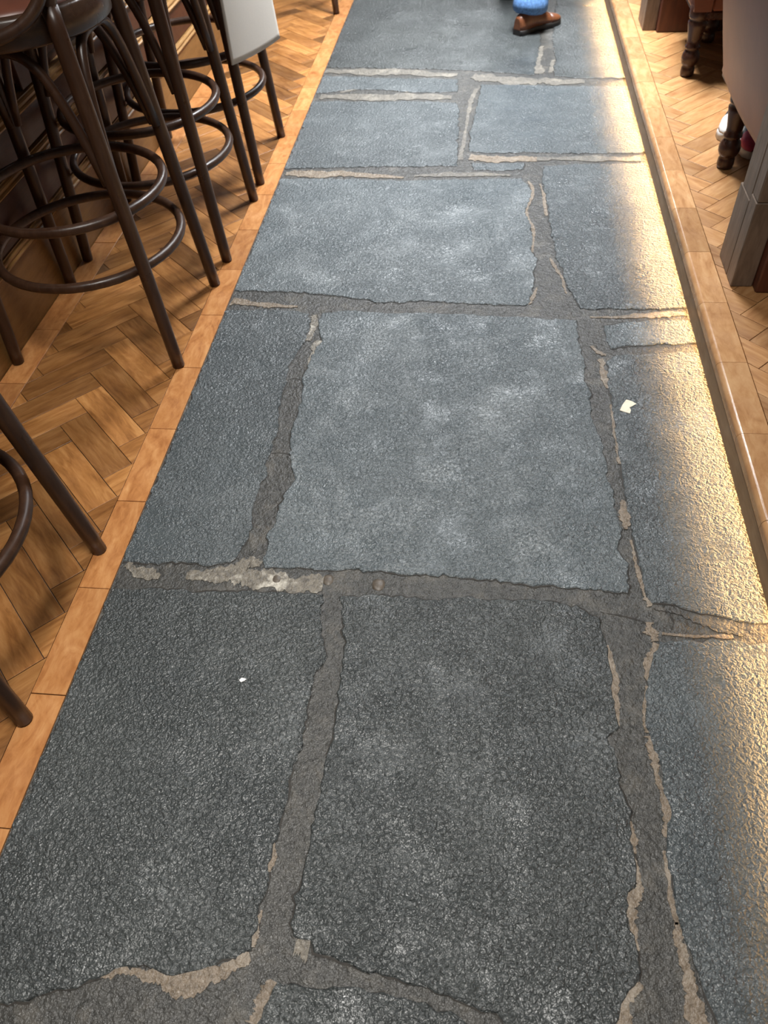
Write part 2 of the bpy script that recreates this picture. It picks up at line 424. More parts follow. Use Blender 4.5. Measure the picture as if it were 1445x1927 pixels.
for px, wd, mt in [
    ([(1144, 1213), (1154, 1270), (1160, 1330), (1165, 1366)], [.006, .013, .010, .004], PALE),
    ([(1187, 1545), (1190, 1580), (1196, 1606)], [.003, .012, .004], PALE),
    ([(1193, 1612), (1202, 1662), (1190, 1694), (1190, 1740), (1203, 1790)], [.004, .007, .022, .012, .003], PALE),
    ([(1206, 1850), (1180, 1885), (1160, 1940)], [.006, .026, .018], PALE),
    ([(1236, 1210), (1226, 1240), (1218, 1280)], [.020, .022, .004], PALE),
    ([(1217, 1290), (1213, 1330), (1217, 1378)], [.004, .006, .008], PALE),
    ([(1222, 1384), (1232, 1420), (1236, 1450), (1246, 1490)], [.018, .022, .010, .006], PALE),
    ([(1246, 1490), (1257, 1540), (1252, 1575)], [.006, .016, .004], PALE),
    ([(1250, 1600), (1262, 1680), (1274, 1740)], [.004, .008, .005], PALE),
    ([(1272, 1735), (1282, 1780), (1296, 1840), (1316, 1930)], [.006, .018, .022, .026], PALE),
    ([(516, 1578), (510, 1610), (505, 1640)], [.003, .014, .004], PALE),
    ([(190, 1836), (240, 1829), (290, 1836), (340, 1845), (400, 1828), (470, 1800)], [.006, .014, .022, .026, .026, .016], PALE),
    ([(516, 1846), (500, 1880), (482, 1930)], [.010, .030, .034], PALE),
    ([(476, 1782), (482, 1750), (492, 1712)], [.005, .010, .003], PALE),
    ([(1130, 674), (1136, 700), (1143, 730)], [.014, .020, .006], PALE),
    ([(1149, 760), (1156, 800), (1163, 840), (1165, 872)], [.004, .007, .014, .006], PALE),
    ([(1172, 940), (1176, 970), (1176, 995)], [.006, .020, .008], PALE),
    ([(1188, 1015), (1200, 1070), (1212, 1118), (1224, 1140)], [.006, .007, .006, .012], PALE),
    ([(1112, 650), (1128, 664), (1140, 668)], [.006, .012, .010], PALE),
    ([(994, 340), (1003, 360), (994, 385), (991, 404), (1002, 428), (1004, 452), (1002, 474)], [.006, .012, .014, .010, .012, .010, .006], PALE),
    ([(1016, 345), (1024, 372), (1028, 405)], [.006, .012, .006], PALE),
    ([(1010, 540), (1002, 560), (994, 572)], [.004, .010, .012], PALE),
    ([(1035, 485), (1044, 500), (1056, 520), (1066, 552)], [.004, .010, .008, .004], PALE),
    ([(592, 592), (590, 612), (578, 640)], [.016, .018, .020], CHALK),
    ([(601, 640), (590, 660), (580, 690)], [.016, .018, .004], CHALK),
    ([(538, 326), (620, 325), (700, 330), (760, 333)], [0.030, 0.045, 0.030, 0.012], PALE),
    ([(780, 330), (860, 328), (960, 329)], [0.012, 0.027, 0.018], PALE_F),
    ([(884, 294), (940, 298), (1010, 298)], [0.045, 0.054, 0.030], PALE),
    ([(1010, 298), (1100, 296), (1205, 297)], [0.027, 0.033, 0.045], PALE_F),
    ([(612, 133), (680, 134), (760, 137), (860, 141)], [0.045, 0.060, 0.068, 0.045], PALE_F),
    ([(890, 142), (960, 150), (1030, 152), (1100, 153)], [0.075, 0.090, 0.083, 0.045], PALE_F),
    ([(602, 181), (680, 182), (760, 182), (850, 183)], [0.045, 0.060, 0.053, 0.030], PALE_F),
    ([(640, 173), (700, 163), (770, 172)], [0.012, 0.030, 0.012], PALE_F),
    ([(866, 300), (872, 262), (884, 200), (896, 166)], [0.021, 0.015, 0.018, 0.015], PALE_F),
    ([(1014, 138), (1012, 110), (1020, 86)], [0.045, 0.030, 0.018], PALE_F),
    ([(1036, 136), (1042, 112)], [0.018, 0.012], PALE_F),
    ([(436, 566), (500, 572), (560, 576)], [.030, .024, .004], PALE),
    ([(1110, 596), (1170, 596), (1240, 592), (1292, 590)], [.004, .014, .02, .02], PALE),
    ([(1230, 1143), (1280, 1153), (1330, 1170), (1400, 1185)], [.004, .012, .02, .03], MORT),
    ([(1246, 1192), (1300, 1196), (1380, 1198)], [.006, .006, .008], PALE),
    ([(1222, 1170), (1226, 1190), (1232, 1206)], [.012, .02, .012], PALE),
]:
    ribbon(px, wd, mt)
ribbon([(236, 1062), (260, 1075), (300, 1085)], [.014, .026, .022], CHALK)
ribbon([(350, 1082), (420, 1080), (470, 1082), (540, 1092), (608, 1096)], [.018, .036, .046, .046, .036], CHALK, 'lime_patch', -.0018)
ribbon([(452, 1058), (470, 1055), (490, 1062)], [.020, .03, .014], CHALK, 'lime_patch', -.0014)
ribbon([(555, 1778), (568, 1780), (582, 1782)], [.020, .034, .022], CHALK, 'lime_patch', -.0012)
for px in ([(500, 853), (520, 851), (538, 852), (549, 857)], [(541, 714), (552, 711), (562, 712), (569, 718)], [(692, 572), (706, 569), (730, 567)], [(700, 569), (694, 580), (690, 588)],
           [(1128, 1150), (1180, 1160), (1222, 1172)], [(1262, 1155), (1268, 1172), (1262, 1188)]):
    ribbon(px, [.0012, .0026, .0026, .0012], DIRT, 'mortar_crack', -.0026, .6)
# raised grey pointing that fills the joint between the two stones of the second row
def pebble(px, r):
    bm = bmesh.new(); bmesh.ops.create_icosphere(bm, subdivisions=2, radius=1)
    for v in bm.verts: v.co = V((v.co.x*r, v.co.y*r*1.15, v.co.z*r*.3))*(1+random.uniform(-.12, .12))
    o = link('pebble', bm_mesh(bm, 'pebble', True), PEB, floor); p = at(*px); o.location = (p.x, p.y, -.0042)
for q, r in (((520, 1088), .013), ((617, 1090), .013), ((712, 1099), .015), ((568, 1780), .010)): pebble(q, r)

# ---- parquet builder
def clip_poly(poly, x0, x1, y0, y1):
    def cl(pts, f, inter):
        out = []
        for i in range(len(pts)):
            a, b = pts[i-1], pts[i]
            if f(b):
                if not f(a): out.append(inter(a, b))
                out.append(b)
            elif f(a): out.append(inter(a, b))
        return out
    ix = lambda c: (lambda a, b: (c, a[1]+(b[1]-a[1])*(c-a[0])/(b[0]-a[0])))
    iy = lambda c: (lambda a, b: (a[0]+(b[0]-a[0])*(c-a[1])/(b[1]-a[1]), c))
    for f, g in ((lambda p: p[0] >= x0-1e-9, ix(x0)), (lambda p: p[0] <= x1+1e-9, ix(x1)), (lambda p: p[1] >= y0-1e-9, iy(y0)), (lambda p: p[1] <= y1+1e-9, iy(y1))):
        if not poly: return poly
        poly = cl(poly, f, g)
    return poly
def piece_mesh(name, poly, z0, z1, gap=.0008, ch=.0005):
    """a flat block: outline shrunk by the joint, chamfered top edge"""
    cx = sum(p[0] for p in poly)/len(poly); cy = sum(p[1] for p in poly)/len(poly)
    n = len(poly)
    def off(d):
        res = []
        for i in range(n):
            a, b, c = V(poly[i-1]), V(poly[i]), V(poly[(i+1) % n])
            e1 = (b-a).normalized(); e2 = (c-b).normalized()
            n1 = V((-e1.y, e1.x)); n2 = V((-e2.y, e2.x)); k = 1+n1.dot(n2)
            res.append(b+(n1+n2)*(d/max(k, .35)))
        return res
    a, b = off(gap), off(gap+ch)
    vs_ = [(p.x, p.y, z0) for p in a]+[(p.x, p.y, z1-ch*.7) for p in a]+[(p.x, p.y, z1) for p in b]
    fs = []
    for i in range(n):
        j = (i+1) % n
        fs += [(i, j, n+j, n+i), (n+i, n+j, 2*n+j, 2*n+i)]
    fs.append(tuple(2*n+i for i in range(n)))
    return mesh(name, vs_, fs)
BW, BL = .0760, .2540
S2 = math.sqrt(.5)
def herringbone(parent, ox, oy, x0, x1, y0, y1, z, mat):
    """45 degree herringbone; (ox, oy) is a corner where two runs meet"""
    rect = [(0, 0), (BL, 0), (BL, BW), (0, BW)]
    full = {}
    cnt = 0
    for c in range(-6, 7):
        for k in range(-70, 71):
            for kind in (0, 1):
                # u along (1,-1), v along (1,1)
                if kind == 0: u, v = -k*BW+c*BL, k*BW+c*BL; du, dv = BL, BW
                else: u, v = -(k+1)*BW+c*BL, (k+1)*BW-BL+c*BL; du, dv = BW, BL
                cs = [(u, v), (u+du, v), (u+du, v+dv), (u, v+dv)]
                wp = [(ox+(a+b_)*S2, oy+(-a+b_)*S2) for a, b_ in cs]
                if area2([V((*p, 0)) for p in wp]) < 0: wp.reverse()
                cp = clip_poly(wp, x0, x1, y0, y1)
                cp = [p for i, p in enumerate(cp) if math.dist(p, cp[i-1]) > .002]
                if len(cp) < 3 or abs(area2([V((*p, 0)) for p in cp]))/2 < 2e-4: continue
                whole = abs(abs(area2([V((*p, 0)) for p in cp]))/2-BL*BW) < 1e-6
                ang = -math.pi/4 if kind == 0 else math.pi/4
                mx = sum(p[0] for p in cp)/len(cp); my = sum(p[1] for p in cp)/len(cp)
                ca, sa = math.cos(-ang), math.sin(-ang)
                loc = [((p[0]-mx)*ca-(p[1]-my)*sa, (p[0]-mx)*sa+(p[1]-my)*ca) for p in cp]
                if whole:
                    if 'w' not in full: full['w'] = piece_mesh('parquet_block', [(-BL/2, -BW/2), (BL/2, -BW/2), (BL/2, BW/2), (-BL/2, BW/2)], -.012, 0)
                    me = full['w']
                else:
                    me = piece_mesh('parquet_block', loc, -.012, 0)
                o = link('parquet_block', me, mat, parent)
                o.location = (mx, my, z+random.uniform(-.0006, .0004)); o.rotation_euler = (random.gauss(0, .0012), random.gauss(0, .0012), ang)
                cnt += 1
    return cnt
def boards(parent, x0, x1, joints, z, mat, name='border_board', maker=None):
    for a, b in zip(joints[:-1], joints[1:]):
        mx, my = (x0+x1)/2, (a+b)/2
        poly = [(x0-mx, a-my), (x1-mx, a-my), (x1-mx, b-my), (x0-mx, b-my)]
        me = piece_mesh(name, poly, -.014, 0, .0009, .0006) if not maker else maker(x0-mx, x1-mx, a-my, b-my)
        o = link(name, me, mat, parent); o.location = (mx, my, z+random.uniform(-.0004, .0004))

# left wooden floor
fl = link('floor.001', mesh('floor.001', [(XBAR-.6, Y0, -.006), (XL, Y0, -.006), (XL, Y1, -.006), (XBAR-.6, Y1, -.006)], [(0, 1, 2, 3)]), SUB)
tag(fl, 'orange oak herringbone floor under the bar stools', kind='structure')
YT = 5.6
herringbone(fl, -1.0455, 1.5785, XBI, XB0, -.1, YT, .001, W_BLOCK)
boards(fl, XB0, XB1, [.380+.2457*k for k in range(-3, 22)], .0015, W_BORDER)
boards(fl, XBAR+.001, XBI, [1.525+.2457*k for k in range(-7, 17)], .001, W_BORDER)

# right raised platform
plat = link('floor.002', box_mesh('floor.002', .734, 2.0, Y0, Y1, -.02, ZP-.008), SUB)
tag(plat, 'raised oak herringbone platform along the right of the aisle', kind='structure')
def nosing(x0, x1, y0, y1):
    # bullnosed board: rounded front top edge
    r = .013; prof = [(x1-.0006, -.030), (x0+.004, -.030), (x0, -.027), (x0, -r)]
    for k in range(1, 10):
        a = math.pi/2*k/10; prof.append((x0+r-r*math.cos(a), -r+r*math.sin(a)))
    prof += [(x0+r, 0), (x1-.0016, 0), (x1-.0006, -.0012)]
    n = len(prof); g = .0006
    vs_ = [(x, y0+g, z) for x, z in prof]+[(x, y1-g, z) for x, z in prof]
    fs = [(i, (i+1) % n, n+(i+1) % n, n+i) for i in range(n)]+[tuple(range(n))[::-1], tuple(n+i for i in range(n))]
    me = mesh('nosing_board', vs_, fs)
    bm = bmesh.new(); bm.from_mesh(me); bmesh.ops.recalc_face_normals(bm, faces=bm.faces); bm.to_mesh(me); bm.free()
    return me
boards(plat, XN, XPI, [1.282+.2457*k for k in range(-7, 21)], ZP, W_PLATB, 'nosing_board', nosing)
herringbone(plat, .832, 1.47, XPI, 1.32, .55, 5.2, ZP, W_PLAT)
link('fascia', box_mesh('fascia', XN+.002, XN+.016, Y0, Y1, .030, ZP-.0305, .0015), W_FASCIA, plat)
link('riser', box_mesh('riser', .720, .733, Y0, Y1, -.002, ZP-.0125), W_FASCIA, plat)
link('soffit', box_mesh('soffit', XPI+.001, .7195, Y0, Y1, ZP-.024, ZP-.0125), W_FASCIA, plat)
led = empty('light_strip', (.714, (Y0+Y1)/2, .04))
tag(led, 'warm glowing light strip tucked under the platform nosing', 'light strip')
link('housing', box_mesh('housing', -.004, .005, -(Y1-Y0)/2+.05, (Y1-Y0)/2-.05, .006, .048), W_FASCIA, led)
hy = (Y1-Y0)/2-.06
link('diffuser', mesh('diffuser', [(-.0045, -hy, .012), (-.0045, hy, .012), (-.0045, hy, .044), (-.0045, -hy, .044)], [(0, 3, 2, 1)]), LED, led)

# ------------------------------------------------------------------ bar front
bar = empty('bar_counter', (XBAR, 2.9, 0))
tag(bar, 'dark mahogany bar front with gilded mouldings and a pale kickboard', 'bar counter')
def bx(name, x0, x1, y0, y1, z0, z1, mat, bev=.002, seg=1):
    return link(name, box_mesh(name, x0, x1, y0-2.9, y1-2.9, z0, z1, bev, seg), mat, bar)
BY0, BY1 = -.4, 6.2
bx('kickboard', -.020, -.0002, BY0, BY1, -.0045, .186, W_KICK, .001)
bx('carcass', -.50, -.026, BY0, BY1, 0, 1.08, W_BAR)
bx('lower_rail', -.026, -.004, BY0, BY1, .222, .335, W_BAR)
bx('middle_rail', -.026, -.008, BY0, BY1, .376, .462, W_BAR)
def moulding(z, prof, mat, name='moulding'):
    n = len(prof); y0, y1 = BY0-2.9, BY1-2.9
    vs_ = [(x, y0, z+zz) for x, zz in prof]+[(x, y1, z+zz) for x, zz in prof]
    fs = [(i, (i+1) % n, n+(i+1) % n, n+i) for i in range(n)]+[tuple(range(n))[::-1], tuple(n+i for i in range(n))]
    me = mesh(name, vs_, fs); bm = bmesh.new(); bm.from_mesh(me); bmesh.ops.recalc_face_normals(bm, faces=bm.faces); bm.to_mesh(me); bm.free()
    return link(name, me, mat, bar)
REED = [(-.03, 0), (.004, 0), (.008, .003), (.009, .007), (.006, .010), (.002, .0115), (.002, .0155), (.005, .017), (.006, .021), (.003, .025), (-.002, .027), (-.002, .030), (-.03, .030)]
moulding(.190, REED, W_GILT); moulding(.340, REED, W_GILT); moulding(.466, REED, W_GILT); moulding(.90, REED, W_GILT)
ys = [BY0+.66*k for k in range(11)]
for a, b_ in zip(ys[:-1], ys[1:]):       # framed upper panels
    pn = bx('panel', -.026, -.016, a+.05, b_-.05, .52, .88, W_BAR, .004)
    bx('stile', -.026, -.006, a-.045, a+.045, .50, .90, W_BAR)
bx('worktop', -.52, .14, BY0, BY1, 1.08, 1.125, W_BAR, .012, 3)

# ------------------------------------------------------------------ bar stools
FX, FY = .233, .200
def leg_xy(sx, sy, z):
    k = (.307-.090*z)/.307
    return sx*FX*k, sy*FY*k
def make_stool(name):
    t = empty(name)
    def legpts(sx, sy, ztop):
        zs = [0.002, .05, .15, .27, .40, .52, .66, .795] + ([.84] if ztop > .8 else [])
        return [(*leg_xy(sx, sy, min(z, .84)), z) for z in zs]
    for sx in (1, -1):
        for sy in (-1, 1):
            p = legpts(sx, sy, .82 if sx > 0 else .76)
            rad = [.0165, .0168, .0170, .0172, .0175, .0178, .018, .018, .0178][:len(p)]
            link('leg', tube('leg', p, rad, 14), W_STOOL, t)
    for z, r in ((.265, .250), (.405, .238)):
        ring = [(math.cos(a)*r*.965, math.sin(a)*r*.985, z) for a in [2*math.pi*k/48 for k in range(48)]]
        link('foot_ring', tube('foot_ring', ring, .0125, 10, closed=True), W_STOOL, t)
    # bentwood arches under the seat between neighbouring legs
    cor = [(1, -1), (1, 1), (-1, 1), (-1, -1)]
    for i in range(4):
        a, b_ = cor[i], cor[(i+1) % 4]; pts = []
        for k in range(-12, 13):
            s_ = k/12; z = .49+.272*(1-abs(s_)**3.2)
            e = math.copysign(abs(s_)**.72, s_)
            xa, ya = leg_xy(*a, z); xb, yb = leg_xy(*b_, z)
            x, y = (xa+xb)/2+(xb-xa)/2*e*.93, (ya+yb)/2+(yb-ya)/2*e*.93
            q = 1-.02*(1-abs(s_)); pts.append((x*q, y*q, z))
        link('arch', tube('arch', pts, .0115, 10), W_STOOL, t)
    # seat: wooden rim with an upholstered pad
    R = .219; u = .038
    link('seat_rim', lathe('seat_rim', [(R-.035, .733+u), (R-.006, .733+u), (R, .739+u), (R+.001, .765+u), (R, .786+u), (R-.006, .792+u), (R-.016, .793+u), (R-.022, .788+u), (R-.022, .760+u)], 48, cap=False), W_RIM, t)
    link('seat_pad', lathe('seat_pad', [(R-.023, .765+u), (R-.0225, .786+u), (R-.03, .797+u), (R-.055, .806+u), (R-.10, .812+u), (.05, .814+u), (.004, .8145+u)], 40), LEATHER, t)
    link('seat_board', lathe('seat_board', [(.01, .742+u), (R-.03, .742+u), (R-.03, .752+u), (.01, .752+u)], 32), W_STOOL, t)
    # back: hoop rising from the two legs on the aisle side, and an inner hoop
    x, y = leg_xy(1, 1, .84)
    out = [(x, -y, .835), (x+.012, -y-.004, .90), (x+.030, -y-.004, 1.00), (x+.050, -y+.012, 1.09), (x+.062, -y*.55, 1.155), (x+.066, 0, 1.175), (x+.062, y*.55, 1.155), (x+.050, y-.012, 1.09), (x+.030, y+.004, 1.00), (x+.012, y+.004, .90), (x, y, .835)]
    link('back_hoop', tube('back_hoop', catmull(out, 6), .0165, 12), W_STOOL, t)
    inn = [(x-.03, -y*.55, .828), (x+.012, -y*.58, .90), (x+.034, -y*.5, 1.02), (x+.044, 0, 1.075), (x+.034, y*.5, 1.02), (x+.012, y*.58, .90), (x-.03, y*.55, .828)]
    link('inner_hoop', tube('inner_hoop', catmull(inn, 6), .011, 10), W_STOOL, t)
    for sy in (-1, 1):      # curved hip braces from the uprights to the sides of the seat
        br = [(x+.016, sy*(y+.004), .94), (x+.006, sy*(y+.020), .872), (x-.03, sy*(y+.050), .828), (x-.09, sy*(y+.076), .806), (x-.165, sy*(y+.084), .797), (x-.22, sy*(y+.076), .795)]
        link('hip_brace', tube('hip_brace', catmull(br, 6), .0125, 10), W_STOOL, t)
    return t
W_RIM = mat_wood('seat_rim_wood', (.040, .020, .012), (.062, .032, .019), (.085, .046, .028), along='X', rand=.1, rough=.28)
def copy_tree(o, parent=None):
    c = o.copy(); C.objects.link(c); c.parent = parent
    for ch in [k for k in bpy.data.objects if k.parent == o]: copy_tree(ch, c)
    return c
stool = make_stool('bar_stool')
spots = [((-1.03, .772), 0, 'bentwood bar stool nearest the camera, only its lower legs and ring in view'),
         ((-1.036, 1.815), 0, 'bentwood bar stool with red leather seat and two foot rings, top left corner'),
         ((-1.032, 2.352), 0, 'dark bentwood bar stool just behind the one with the visible red seat'),
         ((-1.035, 2.875), 0, 'dark bentwood bar stool with the white cloth hung over its back'),
         ((-1.033, 4.780), 0, 'farthest bentwood bar stool, one leg showing at the top edge')]
for i, ((x, y), a, lab) in enumerate(spots):
    o = stool if i == 0 else copy_tree(stool)
    o.location = (x, y, .0015); o.rotation_euler = (0, 0, math.radians(a))
    tag(o, lab, 'bar stool', 'bar stools along the counter')

# white cloth hanging over the back of the fourth stool
BLc, BRc, TLc, TRc = V((-.823, 2.662, .40)), V((-.690, 2.905, .415)), V((-.835, 2.725, 1.10)), V((-.760, 3.00, 1.10))
nu, nv = 28, 40; vs_, fs = [], []
for j in range(nv+1):
    v = j/nv
    for i in range(nu+1):
        u = i/nu
        p = (TLc*(1-u)+TRc*u)*(1-v)+(BLc*(1-u)+BRc*u)*v
        d = V((.9, -.42, 0)).normalized()
        p = p+d*(.004*math.sin(u*6.0+v*2)*v+.014*math.sin(math.pi*u)*(.4+.6*v))
        if u > .86: p = p-d*(u-.86)*.35
        p.z -= .006*math.sin(u*3.1+.2)*v
        vs_.append(p)
# over the hoop and down the inside
base = len(vs_)
for j in range(1, 14):
    v = j/13
    for i in range(nu+1):
        u = i/nu; p = TLc*(1-u)+TRc*u
        if v < .3: a = v/.3*math.pi; q = p+V((-.022+.022*math.cos(a), 0, .022*math.sin(a)))
        else: q = p+V((-.044-.02*(v-.3), 0, -(v-.3)*.25))
        vs_.append(q)
W1 = nu+1
for j in range(nv):
    for i in range(nu): fs.append((j*W1+i, j*W1+i+1, (j+1)*W1+i+1, (j+1)*W1+i))
for j in range(13):
    r0_ = (lambda i: i) if j == 0 else (lambda i, jj=j: base+(jj-1)*W1+i)
    for i in range(nu): fs.append((r0_(i+1), r0_(i), base+j*W1+i, base+j*W1+i+1))
cl = link('white_cloth', mesh('white_cloth', vs_, fs, True), CLOTH)
so = cl.modifiers.new('thickness', 'SOLIDIFY'); so.thickness = .006; so.offset = 1
tag(cl, 'white cloth draped over a bar stool back, hanging towards the aisle', 'cloth')

# ------------------------------------------------------------------ partitions on the platform
def make_partition(name):
    t = empty(name, (.651, 1.846, ZP))
    b = lambda n, x0, x1, y0, y1, z0, z1, mat, bev=.003: link(n, box_mesh(n, x0, x1, y0, y1, z0, z1, bev), mat, t)
    b('plinth_board', 0, .052, .056, .155, 0.0005, .205, W_POST, .002)
    b('plinth_board', 0, .054, .000, .0535, 0.0005, .225, W_POST, .002)
    b('post_board', .002, .050, .056, .142, .203, 1.15, W_POST)
    b('post_board', .002, .052, .002, .0535, .2245, 1.15, W_POST)
    b('panel', .055, .62, -.030, .080, 0.0005, 1.12, W_PANEL, .004)
    b('panel_moulding', .058, .62, -.040, -.030, .30, .335, W_PANEL, .004)
    b('cap_rail', -.012, .64, -.045, .170, 1.15, 1.185, W_POST, .006)
    return t
part = make_partition('partition')
tag(part, 'grey-brown wooden partition end post with dark red panel, near the camera', 'partition', 'partitions on the platform')
p2 = copy_tree(part); p2.location = (.651, 3.815, ZP)
tag(p2, 'far wooden partition end post at the top edge, behind the leather chairs', 'partition', 'partitions on the platform')

# ------------------------------------------------------------------ leather chairs with turned legs
LEGP = [(.014, 0), (.018, .002), (.020, .012), (.019, .030), (.016, .036), (.021, .041), (.0245, .052), (.0255, .064), (.023, .078), (.018, .088), (.0165, .092), (.0215, .096), (.0215, .102), (.018, .107),
        (.019, .125), (.0225, .150), (.0255, .170), (.027, .182), (.022, .188), (.026, .194), (.028, .200), (.028, .235)]
def make_chair(name, legs, hw, dp, zb=.222):
    """local: back towards -x, seat opens to +x, floor at z 0"""
    t = empty(name)
    for lx, ly in legs:
        o = link('leg', lathe('leg', [(r*1.3, z+.001) for r, z in LEGP], 18), W_LEG, t); o.location = (lx, ly, 0)
    # upholstered shell: plan is a U, raked outwards as it rises
    plan = []
    r = .055
    plan.append((dp, -hw)); plan.append((dp*.5, -hw))
    for k in range(7):
        a = math.pi/2*k/6; plan.append((r-r*math.sin(a), -hw+r-r*math.cos(a)))
    for k in range(1, 8): plan.append((0-.012*math.sin(math.pi*k/8), -hw+r+(2*hw-2*r)*k/8))
    for k in range(7):
        a = math.pi/2*k/6; plan.append((r-r*math.cos(a), hw-r+r*math.sin(a)))
    plan.append((dp*.5, hw)); plan.append((dp, hw))
    n = len(plan)
    def nrm(i):
        a, c = V(plan[max(i-1, 0)]), V(plan[min(i+1, n-1)]); t_ = (c-a).normalized(); return V((-t_.y, t_.x))
    prof = [(.0, zb), (.0, zb+.012), (.024, zb+.10), (.054, zb+.22), (.086, zb+.34), (.092, zb+.385), (.084, zb+.415), (.058, zb+.428), (.02, zb+.420), (.0, zb+.39), (-.03, zb+.28), (-.060, zb+.12), (-.060, zb)]
    vs_, fs = [], []; m_ = len(prof)
    for i in range(n):
        nn = nrm(i)
        for o_, z in prof: vs_.append((plan[i][0]+nn.x*o_, plan[i][1]+nn.y*o_, z))
    for i in range(n-1):
        for k in range(m_): l = (k+1) % m_; fs.append((i*m_+k, i*m_+l, (i+1)*m_+l, (i+1)*m_+k))
    fs.append(tuple(range(m_))); fs.append(tuple((n-1)*m_+k for k in range(m_)))
    me = mesh('shell', vs_, fs); bm = bmesh.new(); bm.from_mesh(me); bmesh.ops.recalc_face_normals(bm, faces=bm.faces); bm.to_mesh(me); bm.free()
    for p in me.polygons: p.use_smooth = len(p.vertices) == 4
    link('shell', me, LEATHER_T, t)
    # wooden seat rail under the leather, seat cushion
    link('seat_rail', box_mesh('seat_rail', .012, dp-.01, -hw+.012, hw-.012, zb-.030, zb-.0005, .006), W_LEG, t)
    link('seat_base', box_mesh('seat_base', .064, dp-.004, -hw+.064, hw-.064, zb+.0005, zb+.10, .006), LEATHER_T, t)
    link('seat_cushion', box_mesh('seat_cushion', .068, dp+.015, -hw+.066, hw-.066, zb+.101, zb+.215, .03, 4), LEATHER_T, t)
    return t
ch1 = make_chair('leather_chair', [(.034, .137), (.034, -.27), (.50, .24), (.50, -.24)], .36, .60)
ch1.location = (.724, 2.392, ZP)
tag(ch1, 'tan leather tub chair with turned legs beside the near partition, back to the aisle', 'chair', 'leather chairs on the platform')
ch2 = make_chair('leather_chair', [(.06, .12), (.06, -.10), (.42, .235), (.42, -.235)], .265, .46)
ch2.location = (.992, 3.722, ZP); ch2.rotation_euler = (0, 0, -math.pi/2)
tag(ch2, 'farther leather chair with turned dark leg, half hidden at the top', 'chair', 'leather chairs on the platform')

# ------------------------------------------------------------------ shoes and people
def make_shoe(parent, loc, rz, mats, L=.285, scale=1.0, tilt=0.0):
    """heel at local x 0, toe at x L; parts: sole, upper, laces"""
    sole_m, up_m, toe_m = mats
    t = empty('shoe', loc, rz); t.rotation_euler = (0, tilt, rz); t.parent = parent; t.scale = (scale,)*3
    xs = [0, .015, .05, .10, .15, .20, .24, .27, .285]
    hw = [.022, .032, .036, .034, .038, .046, .045, .034, .016]
    hh = [.075, .088, .095, .098, .085, .062, .048, .040, .032]
    def loft(name, zlo, wid, top, mat, a=0, b_=len(xs), pw=2.6):
        vs_, fs = [], []; K = 14
        for i in range(a, b_):
            for k in range(K+1):
                an = math.pi*k/K
                cx, sz = math.cos(an), math.sin(an)
                y = wid[i]*math.copysign(abs(cx)**(2/pw), cx); z = zlo+(top[i]-zlo)*abs(sz)**(2/pw)
                vs_.append((xs[i], y+.006*math.sin(math.pi*xs[i]/L), z))
        K1 = K+1
        for i in range(b_-a-1):
            for k in range(K): fs.append((i*K1+k, i*K1+k+1, (i+1)*K1+k+1, (i+1)*K1+k))
            fs.append((i*K1+K, i*K1, (i+1)*K1, (i+1)*K1+K))
        fs.append(tuple(range(K1))); fs.append(tuple((b_-a-1)*K1+k for k in range(K1)))
        me = mesh(name, vs_, fs); bm = bmesh.new(); bm.from_mesh(me); bmesh.ops.recalc_face_normals(bm, faces=bm.faces); bm.to_mesh(me); bm.free()
        for p in me.polygons: p.use_smooth = len(p.vertices) == 4
        return link(name, me, mat, t)
    loft('sole', 0.001, [h+.004 for h in hw], [.027]*9, sole_m, pw=6)
    loft('upper', .024, hw, hh, up_m)
    loft('toe_cap', .024, [h+.0015 for h in hw], [h+.0015 for h in hh], toe_m, 5, 9)
    for k in range(4):
        x = .115+.022*k; z = .098-.0105*k
        link('lace', tube('lace', [(x, -.022, z-.010), (x+.004, 0, z+.002), (x, .022, z-.010)], .0028, 6), toe_m, t)
    return t
def make_person(name, label, J, E_, waist, mats, loc=(0, 0, 0), rz=0):
    """J: joint -> (x, y, z, radius); one continuous skinned body, cloth by region"""
    t = empty(name, loc, rz); tag(t, label, 'person')
    ks = list(J); me = bpy.data.meshes.new('body')
    me.from_pydata([J[k][:3] for k in ks], [(ks.index(a), ks.index(b)) for a, b in E_], [])
    o = bpy.data.objects.new('body', me); C.objects.link(o); o.parent = t
    sk = o.modifiers.new('skin', 'SKIN'); sk.use_smooth_shade = True
    for i, k in enumerate(ks):
        sv = me.skin_vertices[0].data[i]; sv.radius = (J[k][3],)*2; sv.use_root = (k == 'pelvis')
    o.modifiers.new('smooth', 'SUBSURF').levels = 2; o.modifiers['smooth'].render_levels = 2
    bpy.context.view_layer.update()
    ev = o.evaluated_get(bpy.context.evaluated_depsgraph_get()); m2 = bpy.data.meshes.new_from_object(ev)
    o.modifiers.clear(); o.data = m2; m2.name = 'body'
    m2.materials.clear()
    for mt in mats: m2.materials.append(mt)
    for p in m2.polygons:
        p.use_smooth = True; p.material_index = waist(p.center)
    return t, o
